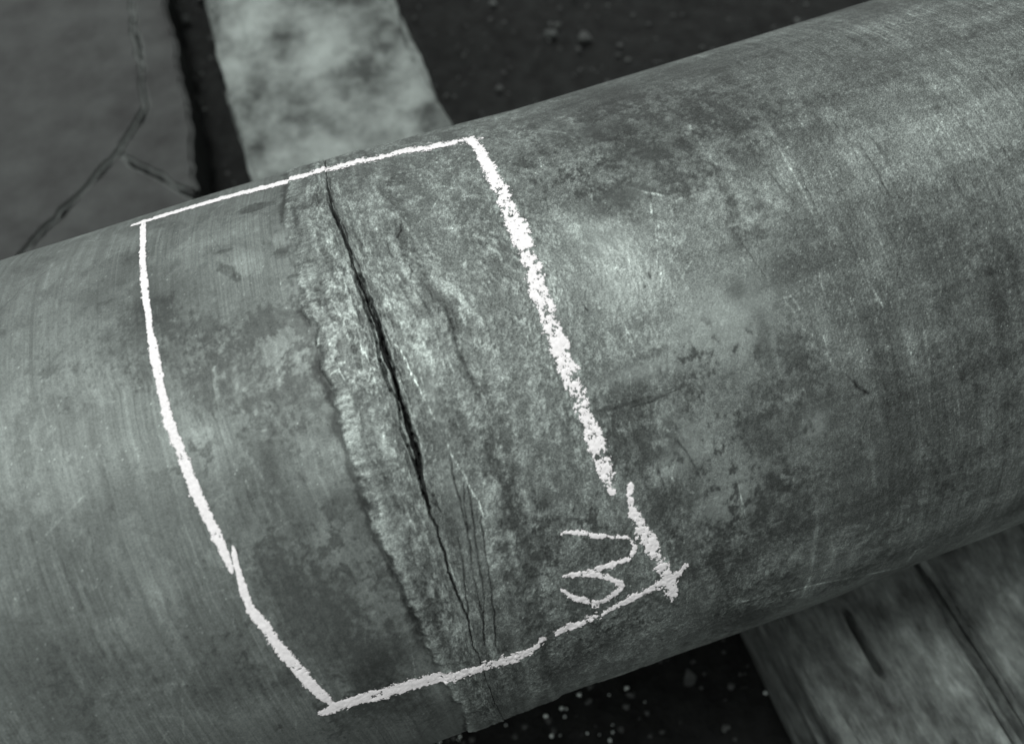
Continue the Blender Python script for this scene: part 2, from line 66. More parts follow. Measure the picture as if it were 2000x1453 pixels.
LINE = [[[[-0.0946,-0.0134],[-0.0952,-0.025],[-0.0956,-0.035],[-0.0957,-0.0443]],0.00076,-1.3,-6],[[[-0.0926,0.1161],[-0.0927,0.0968],[-0.093,0.0808],[-0.0932,0.0656],[-0.0947,0.0536],[-0.0951,0.0439],[-0.0943,0.0329],[-0.0923,0.0271],[-0.0937,0.0198],[-0.0961,0.0078],[-0.0956,-0.0034],[-0.0953,-0.0115],[-0.0957,-0.0215]],0.00073,-1.1,-6],[[[-0.0902,0.116],[-0.0901,0.0966],[-0.0884,0.0792],[-0.089,0.0682],[-0.0889,0.058],[-0.0885,0.0457],[-0.09,0.0359],[-0.0908,0.0205],[-0.0908,0.0137],[-0.09,0.003],[-0.0914,-0.0109],[-0.0926,-0.0192]],0.00105,-1.5,-9],[[[-0.0902,0.0667],[-0.0903,0.0513],[-0.0905,0.0385],[-0.0909,0.0273]],0.0007,-0.9,-5],[[[-0.0912,0.0115],[-0.0916,0.0023],[-0.092,-0.0077]],0.00082,-1.2,-7],[[[-0.0885,0.096],[-0.0855,0.0831],[-0.0856,0.0706],[-0.0841,0.057],[-0.0866,0.0444],[-0.0855,0.0343],[-0.0858,0.0204]],0.00038,-0.8,-1.5],[[[-0.0879,0.0934],[-0.0846,0.0804],[-0.0846,0.0673],[-0.0837,0.0543],[-0.0854,0.0408],[-0.0854,0.0288]],0.00032,0.35,0.5],[[[-0.0906,0.165],[-0.09,0.1405],[-0.0889,0.1235],[-0.0882,0.1057]],0.00044,-0.7,-1.2],[[[-0.0883,0.2327],[-0.091,0.1944],[-0.0903,0.1738]],0.00079,-0.7,-1.2],[[[-0.0935,0.2078],[-0.0947,0.186],[-0.0933,0.1663]],0.00053,-0.7,-1.0],[[[-0.0936,0.0916],[-0.0946,0.0765],[-0.0958,0.0659]],0.00039,-0.7,-1.2],[[[-0.0955,-0.0317],[-0.0946,-0.0388],[-0.0901,-0.0456],[-0.0894,-0.0494]],0.00044,-0.7,-0.8],[[[-0.0957,-0.0719],[-0.0944,-0.0837],[-0.0936,-0.0956]],0.00038,-0.6,-0.7],[[[-0.0932,-0.0308],[-0.0909,-0.0378],[-0.0905,-0.0438]],0.00079,-0.5,-0.8],[[[-0.0983,0.0894],[-0.1004,0.0787],[-0.103,0.0721]],0.00032,-0.6,-0.6],[[[-0.0831,0.0602],[-0.0804,0.0549],[-0.079,0.0389],[-0.0766,0.02],[-0.0734,-0.0001],[-0.071,-0.0187],[-0.0685,-0.0342],[-0.0655,-0.054],[-0.0654,-0.0601]],0.00032,1.7,0.1],[[[-0.0728,0.0441],[-0.0747,0.0306],[-0.0765,0.0172]],0.00022,0.6,0.1],[[[-0.0702,0.0015],[-0.0717,-0.0148],[-0.0724,-0.0247]],0.00022,0.6,0.1],[[[-0.0612,0.0119],[-0.0637,-0.0041],[-0.0657,-0.0169]],0.00022,0.5,0.1],[[[-0.0776,-0.0026],[-0.0828,-0.0109]],0.00022,0.5,0.1],[[[-0.0722,-0.0173],[-0.0748,-0.032],[-0.0763,-0.0445],[-0.0776,-0.0619],[-0.0793,-0.0725],[-0.0818,-0.0884],[-0.0832,-0.1],[-0.0855,-0.1203],[-0.0871,-0.133],[-0.0903,-0.1556]],0.00042,-1.3,-0.9],[[[-0.0705,-0.0362],[-0.0739,-0.0454],[-0.0763,-0.0578],[-0.0784,-0.0677]],0.00035,-1.1,-0.7],[[[-0.0688,-0.0393],[-0.0719,-0.057],[-0.0762,-0.0793],[-0.079,-0.0998],[-0.0811,-0.1158],[-0.0851,-0.1266],[-0.0902,-0.1505]],0.00042,-1.4,-0.9],[[[-0.067,-0.0606],[-0.0707,-0.0803],[-0.0745,-0.1037],[-0.0799,-0.1366],[-0.0838,-0.1603]],0.00043,-1.5,-0.9],[[[-0.085,-0.0681],[-0.0865,-0.0846],[-0.091,-0.1019],[-0.0953,-0.1267]],0.00039,-1.2,-0.8],[[[-0.1215,0.0631],[-0.1192,0.0478],[-0.1161,0.0344],[-0.1173,0.0246],[-0.1189,0.0098],[-0.1163,-0.0021],[-0.1174,-0.0201],[-0.1151,-0.0337]],0.00063,0.5,0.9],[[[-0.1185,0.062],[-0.1162,0.0468],[-0.1141,0.0303],[-0.1183,0.0095],[-0.1159,-0.0059],[-0.1151,-0.0209],[-0.113,-0.0372]],0.0005,-0.5,-0.5],[[[-0.1152,0.0341],[-0.1196,0.0087],[-0.1188,-0.0066],[-0.1154,-0.0178],[-0.1159,-0.0243],[-0.1142,-0.0368],[-0.1117,-0.0412]],0.00047,-0.6,-0.5],[[[-0.1109,-0.0518],[-0.115,-0.0609],[-0.1154,-0.0752],[-0.1126,-0.0876]],0.00038,-0.6,-0.5],[[[-0.1265,-0.1513],[-0.1035,-0.1385]],0.00033,0.2,0.2],[[[-0.0449,0.0735],[-0.0447,0.0641],[-0.0447,0.0578],[-0.0455,0.0516],[-0.0463,0.0384],[-0.0451,0.0272],[-0.0432,0.0169]],0.00084,-0.8,-1.0],[[[-0.0514,0.0876],[-0.0517,0.076],[-0.053,0.067]],0.00066,-0.3,-0.6],[[[-0.055,0.0478],[-0.054,0.0369],[-0.0532,0.0262]],0.00058,0.5,0.6],[[[-0.0506,0.0794],[-0.0534,0.0616],[-0.0561,0.0446]],0.00081,0.3,0.7],[[[-0.0542,0.1702],[-0.0552,0.156],[-0.0558,0.1454]],0.00077,0.5,0.5],[[[-0.0525,0.1482],[-0.0544,0.1423],[-0.0585,0.1365]],0.00052,-1.0,-0.9],[[[-0.0493,0.1425],[-0.053,0.1269],[-0.0542,0.1181]],0.00102,0.5,0.6],[[[-0.0664,0.1326],[-0.0672,0.1258],[-0.0658,0.1207]],0.0004,-0.8,-0.6],[[[-0.0575,0.1106],[-0.0567,0.106],[-0.0594,0.1008]],0.00047,-0.9,-0.8],[[[-0.0835,0.1452],[-0.0824,0.1396],[-0.0847,0.1358]],0.00034,-0.5,-0.4],[[[-0.1088,0.1683],[-0.1092,0.1572],[-0.1119,0.1505],[-0.1097,0.1394],[-0.106,0.1402]],0.00051,0.45,0.5],[[[-0.1113,0.1887],[-0.105,0.1934],[-0.0996,0.1874]],0.00043,0.4,0.4],[[[0.1013,0.1179],[0.1096,0.1093],[0.1174,0.1034],[0.1255,0.0948]],0.00039,0.7,0.1],[[[0.1255,0.0948],[0.1356,0.098],[0.1494,0.0994]],0.00039,0.7,0.1],[[[0.1089,0.1095],[0.1155,0.1041]],0.00078,0.7,0.2],[[[0.1054,0.0861],[0.1003,0.0715],[0.0938,0.0544]],0.00042,0.7,0.1],[[[0.1064,0.0815],[0.101,0.0673]],0.00035,0.6,0.1],[[[0.0953,0.0519],[0.091,0.0404]],0.00055,0.9,0.1],[[[0.0969,0.0514],[0.0936,0.0432]],0.00034,0.6,0.1],[[[0.0806,0.0699],[0.0757,0.0569]],0.00038,0.8,0.1],[[[0.1091,0.0998],[0.1062,0.0922]],0.00063,0.9,0.1],[[[0.1141,0.0705],[0.1091,0.0605],[0.1064,0.0576]],0.00035,0.5,0.1],[[[0.1198,0.054],[0.1134,0.0475],[0.1053,0.041]],0.00034,0.5,0.1],[[[0.1288,0.0535],[0.1247,0.0474]],0.00035,0.6,0.1],[[[0.0639,0.2239],[0.0739,0.211],[0.0835,0.1982],[0.0869,0.1859]],0.0005,0.7,0.2],[[[0.0363,0.164],[0.0475,0.1632],[0.0603,0.1648]],0.00066,0.6,0.3],[[[0.0506,0.172],[0.0591,0.1742]],0.00055,0.4,0.2],[[[0.081,0.0786],[0.0907,0.067]],0.00035,0.5,0.1],[[[0.0786,0.1848],[0.085,0.1862]],0.00057,0.5,0.1],[[[0.0586,0.027],[0.0601,0.0187],[0.0604,0.0081]],0.00047,0.5,0.3],[[[0.0809,0.0011],[0.0764,-0.0095]],0.0004,-0.4,-0.3],[[[0.0782,-0.0136],[0.0803,-0.0212],[0.0805,-0.0282]],0.00061,0.3,0.5],[[[0.0776,-0.0238],[0.0702,-0.0247]],0.0004,-0.7,-0.4],[[[0.0447,-0.0267],[0.0586,-0.0276],[0.0769,-0.0259],[0.0878,-0.0255]],0.00044,-0.8,-0.5],[[[0.0218,-0.0218],[0.0352,-0.0237],[0.049,-0.0243],[0.0596,-0.0245]],0.00116,-0.5,-0.3],[[[0.0412,-0.0061],[0.0432,-0.0154]],0.00033,0.4,0.2],[[[0.0388,0.0445],[0.0401,0.0405]],0.00033,-1.2,-0.8],[[[0.087,0.0511],[0.0866,0.0482]],0.00068,-1.4,-0.8],[[[0.0815,0.0444],[0.0806,0.0432]],0.00048,-1.2,-0.6],[[[0.0672,-0.0577],[0.0721,-0.066],[0.0736,-0.0739],[0.0742,-0.0786]],0.00051,-0.9,-0.7],[[[0.0505,-0.0727],[0.0522,-0.0827],[0.0524,-0.0865]],0.00041,-0.6,-0.5],[[[0.0507,-0.0529],[0.0527,-0.0644]],0.0004,-0.5,-0.4],[[[0.1946,-0.0604],[0.1955,-0.0644],[0.2007,-0.0699],[0.203,-0.0718]],0.00071,-1.5,-1.0],[[[0.1896,-0.0533],[0.1943,-0.0614]],0.00035,-0.6,-0.4],[[[0.2095,-0.0493],[0.2168,-0.0392]],0.00036,0.5,0.1],[[[0.1965,-0.0271],[0.2009,-0.0215]],0.00042,0.6,0.1],[[[0.1652,0.0081],[0.1682,-0.0035],[0.1714,-0.0152],[0.1739,-0.0301]],0.00042,0.5,0.1],[[[0.1697,0.0102],[0.1726,-0.0015],[0.1747,-0.0163],[0.1759,-0.0238]],0.00042,0.5,0.1],[[[0.1938,0.0148],[0.1927,0.0025],[0.1918,-0.0078]],0.00049,0.6,0.1],[[[0.201,0.0142],[0.2015,-0.0039],[0.2007,-0.0143]],0.00042,0.5,0.1],[[[0.1826,-0.026],[0.182,-0.0364],[0.1836,-0.0476]],0.00084,0.7,0.2],[[[0.2114,0.1234],[0.2091,0.1042],[0.208,0.0907],[0.207,0.0695],[0.2053,0.0501]],0.00051,0.5,0.1],[[[0.1977,0.1501],[0.1955,0.1305],[0.1947,0.11]],0.0006,0.5,0.2],[[[0.1673,0.1734],[0.1654,0.157],[0.1634,0.1367],[0.1634,0.1207],[0.1635,0.1131]],0.00089,0.7,0.3],[[[0.2128,0.0889],[0.2104,0.0725],[0.2101,0.0603]],0.00051,-0.5,-0.2],[[[0.2616,0.0929],[0.262,0.0793],[0.2609,0.0586],[0.2617,0.0483]],0.00055,-0.8,-0.4],[[[0.1926,0.0944],[0.1972,0.0689],[0.1972,0.0569]],0.00043,-0.4,-0.2],[[[0.0965,-0.2173],[0.1177,-0.2234],[0.1372,-0.2283],[0.1615,-0.2345],[0.1898,-0.2458],[0.2216,-0.2648],[0.2469,-0.2826]],0.00073,0.9,0.6],[[[0.0759,-0.2163],[0.0968,-0.2223],[0.1189,-0.2348]],0.00058,0.4,0.2],[[[0.1274,-0.2624],[0.1395,-0.2572]],0.00065,0.6,0.2],[[[0.1475,-0.2484],[0.148,-0.2299],[0.1513,-0.2163]],0.00088,0.7,0.3],[[[0.244,-0.2638],[0.2453,-0.2463],[0.2506,-0.2413]],0.00126,0.9,0.5],[[[-0.2825,-0.0944],[-0.2692,-0.101],[-0.2546,-0.1092]],0.0003,0.4,0.1],[[[-0.2995,-0.1124],[-0.2865,-0.1199]],0.00036,0.35,0.1],[[[-0.3169,-0.0862],[-0.3059,-0.0897]],0.00038,0.6,0.1],[[[-0.1599,-0.1082],[-0.1627,-0.1207]],0.00032,0.6,0.1],[[[-0.1987,0.0215],[-0.1957,0.0106],[-0.1932,0.0015]],0.0003,0.7,0.1],[[[-0.1294,-0.0751],[-0.1325,-0.0968]],0.00028,0.5,0.1],[[[-0.1685,-0.1743],[-0.1569,-0.2403]],0.00028,0.4,0.1],[[[-0.0906,-0.215],[-0.0897,-0.179],[-0.0969,-0.1872]],0.00042,0.2,0.4]]
PEB = [[-0.0323,-0.1666],[-0.0273,-0.1685],[-0.0536,-0.1677],[-0.0323,-0.1769],[-0.0454,-0.1951],[-0.0552,-0.1924],[0.0282,-0.1723],[0.0518,-0.172],[0.0659,-0.1953],[0.0184,-0.2058],[0.0158,-0.2136],[-0.0006,-0.2107],[0.0088,-0.2207],[-0.1035,-0.1606],[-0.1854,-0.1505],[-0.1603,-0.1535],[-0.1636,-0.1567],[0.2074,-0.2358],[-0.0138,-0.2045],[-0.0062,-0.1588]]
CHALK = {
 'top_left': [1.0,[[-0.2371,0.2651,0.00359],[-0.2081,0.2639,0.00525],[-0.1678,0.2601,0.00528],[-0.1424,0.2568,0.00537],[-0.1175,0.2541,0.00556],[-0.0965,0.2539,0.00595]]],
 'top_right': [0.9,[[-0.0938,0.2548,0.00365],[-0.0796,0.2511,0.00562],[-0.0625,0.2494,0.00617],[-0.0438,0.2446,0.00514],[-0.0292,0.2445,0.00579],[-0.0096,0.239,0.00533],[0.0052,0.236,0.00516],[0.0211,0.2325,0.0055]]],
 'right_upper': [0.8,[[0.0202,0.2291,0.00318],[0.022,0.2132,0.00413],[0.0197,0.1812,0.00464],[0.0198,0.1577,0.00507],[0.0186,0.1346,0.00511],[0.0182,0.1149,0.00521],[0.0181,0.0968,0.0053],[0.0176,0.0782,0.00554],[0.0151,0.0629,0.00566],[0.0148,0.046,0.00547],[0.0147,0.0317,0.00495],[0.0149,0.018,0.00477],[0.0139,0.0045,0.00476],[0.0158,-0.0057,0.0046],[0.0153,-0.0223,0.00427],[0.0163,-0.033,0.0046],[0.0171,-0.0448,0.00462],[0.0167,-0.0517,0.0043],[0.0171,-0.06,0.00447],[0.0178,-0.0686,0.00366],[0.0177,-0.0752,0.00167]]],
 'right_lower': [0.88,[[0.03,-0.0757,0.00174],[0.0277,-0.0816,0.00156],[0.0264,-0.0879,0.00185],[0.0282,-0.0956,0.00234],[0.0294,-0.1009,0.00302],[0.0312,-0.111,0.00421],[0.0351,-0.1245,0.00425],[0.0377,-0.1374,0.00413],[0.0411,-0.1526,0.0042],[0.043,-0.1694,0.00403],[0.0416,-0.182,0.00197]]],
 'tick_bottom_right': [0.93,[[0.0553,-0.1512,0.00122],[0.0502,-0.1557,0.00229],[0.0454,-0.1578,0.00266],[0.0366,-0.1585,0.00319],[0.0312,-0.162,0.00326],[0.0244,-0.1616,0.00268],[0.0175,-0.1627,0.00298],[0.0095,-0.1654,0.00276],[0.0,-0.1657,0.00248],[-0.0084,-0.1693,0.00282],[-0.0177,-0.1685,0.00279],[-0.0247,-0.1702,0.00254],[-0.0345,-0.1703,0.00281],[-0.0427,-0.1724,0.00226]]],
 'bottom_mid': [0.9,[[-0.0526,-0.1735,0.00277],[-0.0623,-0.1778,0.00351],[-0.0741,-0.179,0.00446],[-0.0839,-0.1777,0.00438],[-0.0937,-0.177,0.00437]]],
 'bottom_left': [0.95,[[-0.0977,-0.1767,0.0037],[-0.1109,-0.1735,0.00449],[-0.1289,-0.1716,0.00555],[-0.1466,-0.1688,0.00543],[-0.1642,-0.1668,0.00561],[-0.1812,-0.1635,0.00522],[-0.1942,-0.1625,0.00464],[-0.2048,-0.1628,0.00308]]],
 'left_upper': [0.97,[[-0.2298,0.2625,0.00193],[-0.2269,0.225,0.00225],[-0.2271,0.2054,0.00218],[-0.2269,0.1836,0.00225],[-0.2266,0.1665,0.00236],[-0.2268,0.1499,0.00248],[-0.2268,0.1333,0.00194],[-0.2272,0.1227,0.00207],[-0.2268,0.1139,0.00268],[-0.2271,0.1022,0.00267],[-0.2274,0.0898,0.00264],[-0.228,0.0777,0.00261],[-0.2282,0.0655,0.00288],[-0.2275,0.0516,0.003],[-0.2256,0.0382,0.00299],[-0.2253,0.024,0.00313],[-0.2239,0.0128,0.00313],[-0.2229,-0.0019,0.00327],[-0.2212,-0.0139,0.00298],[-0.2201,-0.0245,0.00269],[-0.2198,-0.0346,0.00209],[-0.2199,-0.0403,0.00135]]],
 'left_lower': [0.97,[[-0.2143,-0.0263,0.0009],[-0.2152,-0.0323,0.0015],[-0.2164,-0.0403,0.0018],[-0.2169,-0.049,0.00225],[-0.2177,-0.0591,0.00241],[-0.2175,-0.0692,0.00276],[-0.2139,-0.0795,0.00295],[-0.2118,-0.0942,0.00346],[-0.2081,-0.1094,0.00369],[-0.2052,-0.1253,0.00393],[-0.202,-0.1403,0.00373],[-0.1986,-0.1526,0.00284],[-0.1965,-0.1588,0.00165]]],
 'num_a': [0.84,[[-0.0212,-0.0906,0.00091],[-0.0113,-0.0934,0.00143],[-0.002,-0.1,0.00144],[0.007,-0.1041,0.0011],[0.0149,-0.1091,0.00151],[0.0215,-0.1106,0.00106],[0.0233,-0.1172,0.00153],[0.0232,-0.1215,0.00172],[0.0185,-0.1268,0.00171],[0.0138,-0.1283,0.00175],[0.0046,-0.1267,0.00172],[-0.0062,-0.1263,0.00193],[-0.0173,-0.1252,0.00232],[-0.0272,-0.1229,0.00124]]],
 'num_b': [0.88,[[-0.0141,-0.1271,0.0016],[-0.0023,-0.1335,0.00199],[0.003,-0.1388,0.00188],[0.0078,-0.1449,0.00213],[0.0088,-0.1504,0.00215],[0.0028,-0.1524,0.00224],[-0.0045,-0.1563,0.00257],[-0.0112,-0.1564,0.00279],[-0.0182,-0.1497,0.00203],[-0.0263,-0.1421,0.00188],[-0.0302,-0.1346,0.00159],[-0.0321,-0.1318,0.00108]]]}

PIPE_R = 0.25
AXIS_Z = 0.47
WV = np.array([0.0, -0.5, 0.8660254])      # wall direction of arc 0
NV = np.array([0.0, 0.8660254, 0.5])       # wall direction of arc +90 deg

# ------------------------------------------------------------------ helpers
def fbm(ny, nx, ly, lx, beta, seed):
    """spectral noise, unit deviation; ly / lx = outer scale in samples"""
    rng = np.random.default_rng(seed)
    f = np.fft.rfft2(rng.standard_normal((ny, nx)).astype(np.float32))
    ky = np.fft.fftfreq(ny)[:, None]*ly
    kx = np.fft.rfftfreq(nx)[None, :]*lx
    f *= (1.0 + (6.28*ky)**2 + (6.28*kx)**2)**(-beta/2)
    f[0, 0] = 0
    o = np.fft.irfft2(f, s=(ny, nx))
    return (o/o.std()).astype(np.float32)

def sstep(a, b, x):
    t = np.clip((x-a)/(b-a), 0, 1)
    return t*t*(3-2*t)

def tag(o, label=None, cat=None, group=None, kind=None):
    if label: o['label'] = label
    if cat: o['category'] = cat
    if group: o['group'] = group
    if kind: o['kind'] = kind
    return o

def mesh_from_arrays(name, verts, quads, mat, parent=None, attrs=None, smooth=True):
    me = bpy.data.meshes.new(name)
    nv, nf = len(verts), len(quads)
    me.vertices.add(nv)
    me.vertices.foreach_set('co', np.ascontiguousarray(verts, np.float32).ravel())
    me.loops.add(nf*4)
    me.loops.foreach_set('vertex_index', np.ascontiguousarray(quads, np.int32).ravel())
    me.polygons.add(nf)
    me.polygons.foreach_set('loop_start', np.arange(0, nf*4, 4, dtype=np.int32))
    me.update(calc_edges=True)
    me.polygons.foreach_set('use_smooth', np.full(nf, smooth, dtype=bool))
    for k, v in (attrs or {}).items():
        a = me.attributes.new(k, 'FLOAT', 'POINT')
        a.data.foreach_set('value', np.ascontiguousarray(v, np.float32).ravel())
    me.materials.append(mat)
    me.validate()
    o = bpy.data.objects.new(name, me)
    COL.objects.link(o)
    o.parent = parent
    return o

TINT = (0.915, 1.05, 0.985)
def grey(v, t=TINT):
    return (v*t[0], v*t[1], v*t[2], 1.0)

def material(name, rough=0.6, metallic=0.0, spec=0.5):
    m = bpy.data.materials.new(name)
    m.use_nodes = True
    nt = m.node_tree
    b = nt.nodes['Principled BSDF']
    b.inputs['Roughness'].default_value = rough
    b.inputs['Metallic'].default_value = metallic
    b.inputs['Specular IOR Level'].default_value = spec
    return m, nt, b

def ramp(nt, src, stops):
    r = nt.nodes.new('ShaderNodeValToRGB')
    while len(r.color_ramp.elements) < len(stops): r.color_ramp.elements.new(0.5)
    for e, (p, v) in zip(r.color_ramp.elements, stops):
        e.position = p; e.color = grey(v)
    nt.links.new(src, r.inputs[0])
    return r

def noise(nt, vec, scale, detail=4, rough=0.6, dist=0.0):
    n = nt.nodes.new('ShaderNodeTexNoise')
    n.inputs['Scale'].default_value = scale
    n.inputs['Detail'].default_value = detail
    n.inputs['Roughness'].default_value = rough
    n.inputs['Distortion'].default_value = dist
    if vec is not None: nt.links.new(vec, n.inputs['Vector'])
    return n

def mapped(nt, scale=(1, 1, 1), loc=(0, 0, 0)):
    tc = nt.nodes.new('ShaderNodeTexCoord')
    mp = nt.nodes.new('ShaderNodeMapping')
    mp.inputs['Scale'].default_value = scale
    mp.inputs['Location'].default_value = loc
    nt.links.new(tc.outputs['Object'], mp.inputs['Vector'])
    return mp.outputs[0]

def bump(nt, b, src, dist, strength=1.0):
    n = nt.nodes.new('ShaderNodeBump')
    n.inputs['Distance'].default_value = dist
    n.inputs['Strength'].default_value = strength
    nt.links.new(src, n.inputs['Height'])
    nt.links.new(n.outputs[0], b.inputs['Normal'])
    return n

# ------------------------------------------------------------------ materials
def steel_material():
    m, nt, b = material('oxidised_steel', 0.5, 0.62, 0.35)
    at = nt.nodes.new('ShaderNodeAttribute'); at.attribute_name = 'reflectance'
    ar = nt.nodes.new('ShaderNodeAttribute'); ar.attribute_name = 'gloss'
    ag = nt.nodes.new('ShaderNodeAttribute'); ag.attribute_name = 'grain'
    v = mapped(nt)
    n1 = noise(nt, v, 1100, 1, 0.7)
    n2 = noise(nt, v, 330, 1, 0.65)
    # grain multiplies the metal's own reflectance
    mr = nt.nodes.new('ShaderNodeMapRange')
    mr.inputs['From Min'].default_value = 0.25; mr.inputs['From Max'].default_value = 0.75
    mr.inputs['To Min'].default_value = -1.0; mr.inputs['To Max'].default_value = 1.0
    nt.links.new(n1.outputs[0], mr.inputs[0])
    mg = nt.nodes.new('ShaderNodeMath'); mg.operation = 'MULTIPLY_ADD'
    mg.inputs[2].default_value = 1.0
    nt.links.new(mr.outputs[0], mg.inputs[0]); nt.links.new(ag.outputs['Fac'], mg.inputs[1])
    mm = nt.nodes.new('ShaderNodeMath'); mm.operation = 'MULTIPLY'; mm.use_clamp = True
    nt.links.new(at.outputs['Fac'], mm.inputs[0]); nt.links.new(mg.outputs[0], mm.inputs[1])
    cc = nt.nodes.new('ShaderNodeCombineColor')
    for i, t in enumerate(TINT):
        k = nt.nodes.new('ShaderNodeMath'); k.operation = 'MULTIPLY'; k.inputs[1].default_value = t
        nt.links.new(mm.outputs[0], k.inputs[0]); nt.links.new(k.outputs[0], cc.inputs[i])
    nt.links.new(cc.outputs[0], b.inputs['Base Color'])
    nt.links.new(ar.outputs['Fac'], b.inputs['Roughness'])
    ad = nt.nodes.new('ShaderNodeMath'); ad.operation = 'MULTIPLY'
    ml = nt.nodes.new('ShaderNodeMath'); ml.operation = 'ADD'
    nt.links.new(n1.outputs[0], ml.inputs[0]); nt.links.new(n2.outputs[0], ml.inputs[1])
    nt.links.new(ml.outputs[0], ad.inputs[0]); nt.links.new(ag.outputs['Fac'], ad.inputs[1])
    bump(nt, b, ad.outputs[0], 0.0005, 0.8)
    return m

def chalk_material():
    m, nt, b = material('white_chalk', 0.95, 0.0, 0.1)
    n = noise(nt, mapped(nt), 500, 4, 0.7)
    r = ramp(nt, n.outputs[0], [(0.25, 0.78), (0.6, 0.90)])
    for e, c in zip(r.color_ramp.elements, (0.66, 0.84)): e.color = (c, c, c*0.995, 1)
    nt.links.new(r.outputs[0], b.inputs['Base Color'])
    bump(nt, b, n.outputs[0], 0.0003, 0.5)
    return m

def wood_material():
    m, nt, b = material('weathered_wood', 0.85, 0.0, 0.25)
    v = mapped(nt, (48, 9, 48))
    n = noise(nt, v, 1.6, 8, 0.75, 0.5)
    n2 = noise(nt, mapped(nt, (30, 16, 30)), 1.0, 8, 0.7)
    mx = nt.nodes.new('ShaderNodeMix'); mx.data_type = 'FLOAT'; mx.inputs[0].default_value = 0.62
    nt.links.new(n.outputs[0], mx.inputs[2]); nt.links.new(n2.outputs[0], mx.inputs[3])
    r = ramp(nt, mx.outputs[0], [(0.36, 0.018), (0.46, 0.07), (0.55, 0.13), (0.66, 0.28)])
    nt.links.new(r.outputs[0], b.inputs['Base Color'])
    bump(nt, b, n.outputs[0], 0.006, 0.7)
    return m

def block_material():
    m, nt, b = material('pale_weathered_block', 0.9, 0.0, 0.2)
    n = noise(nt, mapped(nt, (1.0, 0.9, 1.0)), 9, 9, 0.68, 0.0)
    r = ramp(nt, n.outputs[0], [(0.36, 0.05), (0.46, 0.14), (0.56, 0.23), (0.68, 0.31)])
    nt.links.new(r.outputs[0], b.inputs['Base Color'])
    n2 = noise(nt, mapped(nt), 90, 4, 0.6)
    bump(nt, b, n2.outputs[0], 0.006, 0.7)
    return m

def slab_material(name, lo, hi):
    m, nt, b = material(name, 0.7, 0.0, 0.4)
    n = noise(nt, mapped(nt), 12, 9, 0.7, 0.0)
    r = ramp(nt, n.outputs[0], [(0.32, lo), (0.66, hi)])
    nt.links.new(r.outputs[0], b.inputs['Base Color'])
    n2 = noise(nt, mapped(nt), 70, 4, 0.6)
    bump(nt, b, n2.outputs[0], 0.004, 0.6)
    return m

def soil_material():
    m, nt, b = material('dark_damp_soil', 0.9, 0.0, 0.2)
    n = noise(nt, mapped(nt), 30, 6, 0.65)
    r = ramp(nt, n.outputs[0], [(0.3, 0.004), (0.7, 0.016)])
    nt.links.new(r.outputs[0], b.inputs['Base Color'])
    bump(nt, b, n.outputs[0], 0.02, 0.6)
    return m

def pebble_material():
    m, nt, b = material('pale_pebble', 0.35, 0.0, 0.5)
    n = noise(nt, mapped(nt), 200, 2, 0.5)
    r = ramp(nt, n.outputs[0], [(0.3, 0.6), (0.7, 0.8)])
    nt.links.new(r.outputs[0], b.inputs['Base Color'])
    return m

STEEL, CHALK_M, WOOD, BLOCK = steel_material(), chalk_material(), wood_material(), block_material()
SLAB, SLAB_EDGE = slab_material('grey_slab', 0.014, 0.046), slab_material('worn_slab_edge', 0.05, 0.10)
SOIL, PEBBLE = soil_material(), pebble_material()

# ------------------------------------------------------------------ ground
def make_ground():
    rng = np.random.default_rng(4)
    n = 220
    xs = np.linspace(-1.6, 2.2, n); ys = np.linspace(-1.4, 2.6, n)
    z = fbm(n, n, 14, 14, 2.4, 11)*0.007 + fbm(n, n, 3, 3, 2.0, 12)*0.003
    e_ = np.minimum(np.arange(n), np.arange(n)[::-1])
    ed = np.minimum(e_[:, None], e_[None, :])
    z = z*sstep(0, 12, ed)
    xs = np.concatenate([[-60, -8], xs, [8, 60]]); ys = np.concatenate([[-60, -8], ys, [8, 60]])
    z = np.pad(z, 2)
    N = n+4
    X, Y = np.meshgrid(xs, ys)
    v = np.stack([X, Y, z], -1).reshape(-1, 3)
    i = np.arange(N*N).reshape(N, N)
    q = np.stack([i[:-1, :-1], i[:-1, 1:], i[1:, 1:], i[1:, :-1]], -1).reshape(-1, 4)
    o = mesh_from_arrays('ground', v, q, SOIL)
    tag(o, 'dark damp soil under and around the pipe', 'ground', kind='structure')
make_ground()

# ------------------------------------------------------------------ steel pipe
pipe = bpy.data.objects.new('steel_pipe', None)
COL.objects.link(pipe)
pipe.location = (0, 0, AXIS_Z - PIPE_R)
tag(pipe, 'large scratched grey steel pipe with a cracked weld and chalk outline', 'pipe')

def curve_u(tab, a):
    t = np.array(tab); return np.interp(a, t[:, 1], t[:, 0])

# rows round the wall: fine over the upper front, coarse behind and below
half = math.radians(86)*PIPE_R
NA = 880
a_fine = np.linspace(-half, half, NA)
step_a = a_fine[1]-a_fine[0]
back = np.linspace(half, 2*math.pi*PIPE_R-half, 26)[1:-1]
A = np.concatenate([a_fine, back])                      # closes on itself
sW = float(np.mean([p[0] for p in W])); sC = float(np.mean([p[0] for p in C])); sG = float(np.mean([p[0] for p in G]))
# columns along the axis: denser at the crack
S0, S1, NS = -0.46, 0.50, 1340
t = np.linspace(S0, S1, 8000)
dens = 1.0 + 1.3*np.exp(-((t-sC)/0.014)**2) + 0.3*np.exp(-((t-0.0)/0.09)**2)
cum = np.concatenate([[0], np.cumsum((dens[1:]+dens[:-1])/2)]); cum /= cum[-1]
s_fine = np.interp(np.linspace(0, 1, NS), cum, t)
iW = int(np.argmin(abs(s_fine-sW))); iC = int(np.argmin(abs(s_fine-sC)))
s_fine[iW] = sW; s_fine[iC] = sC

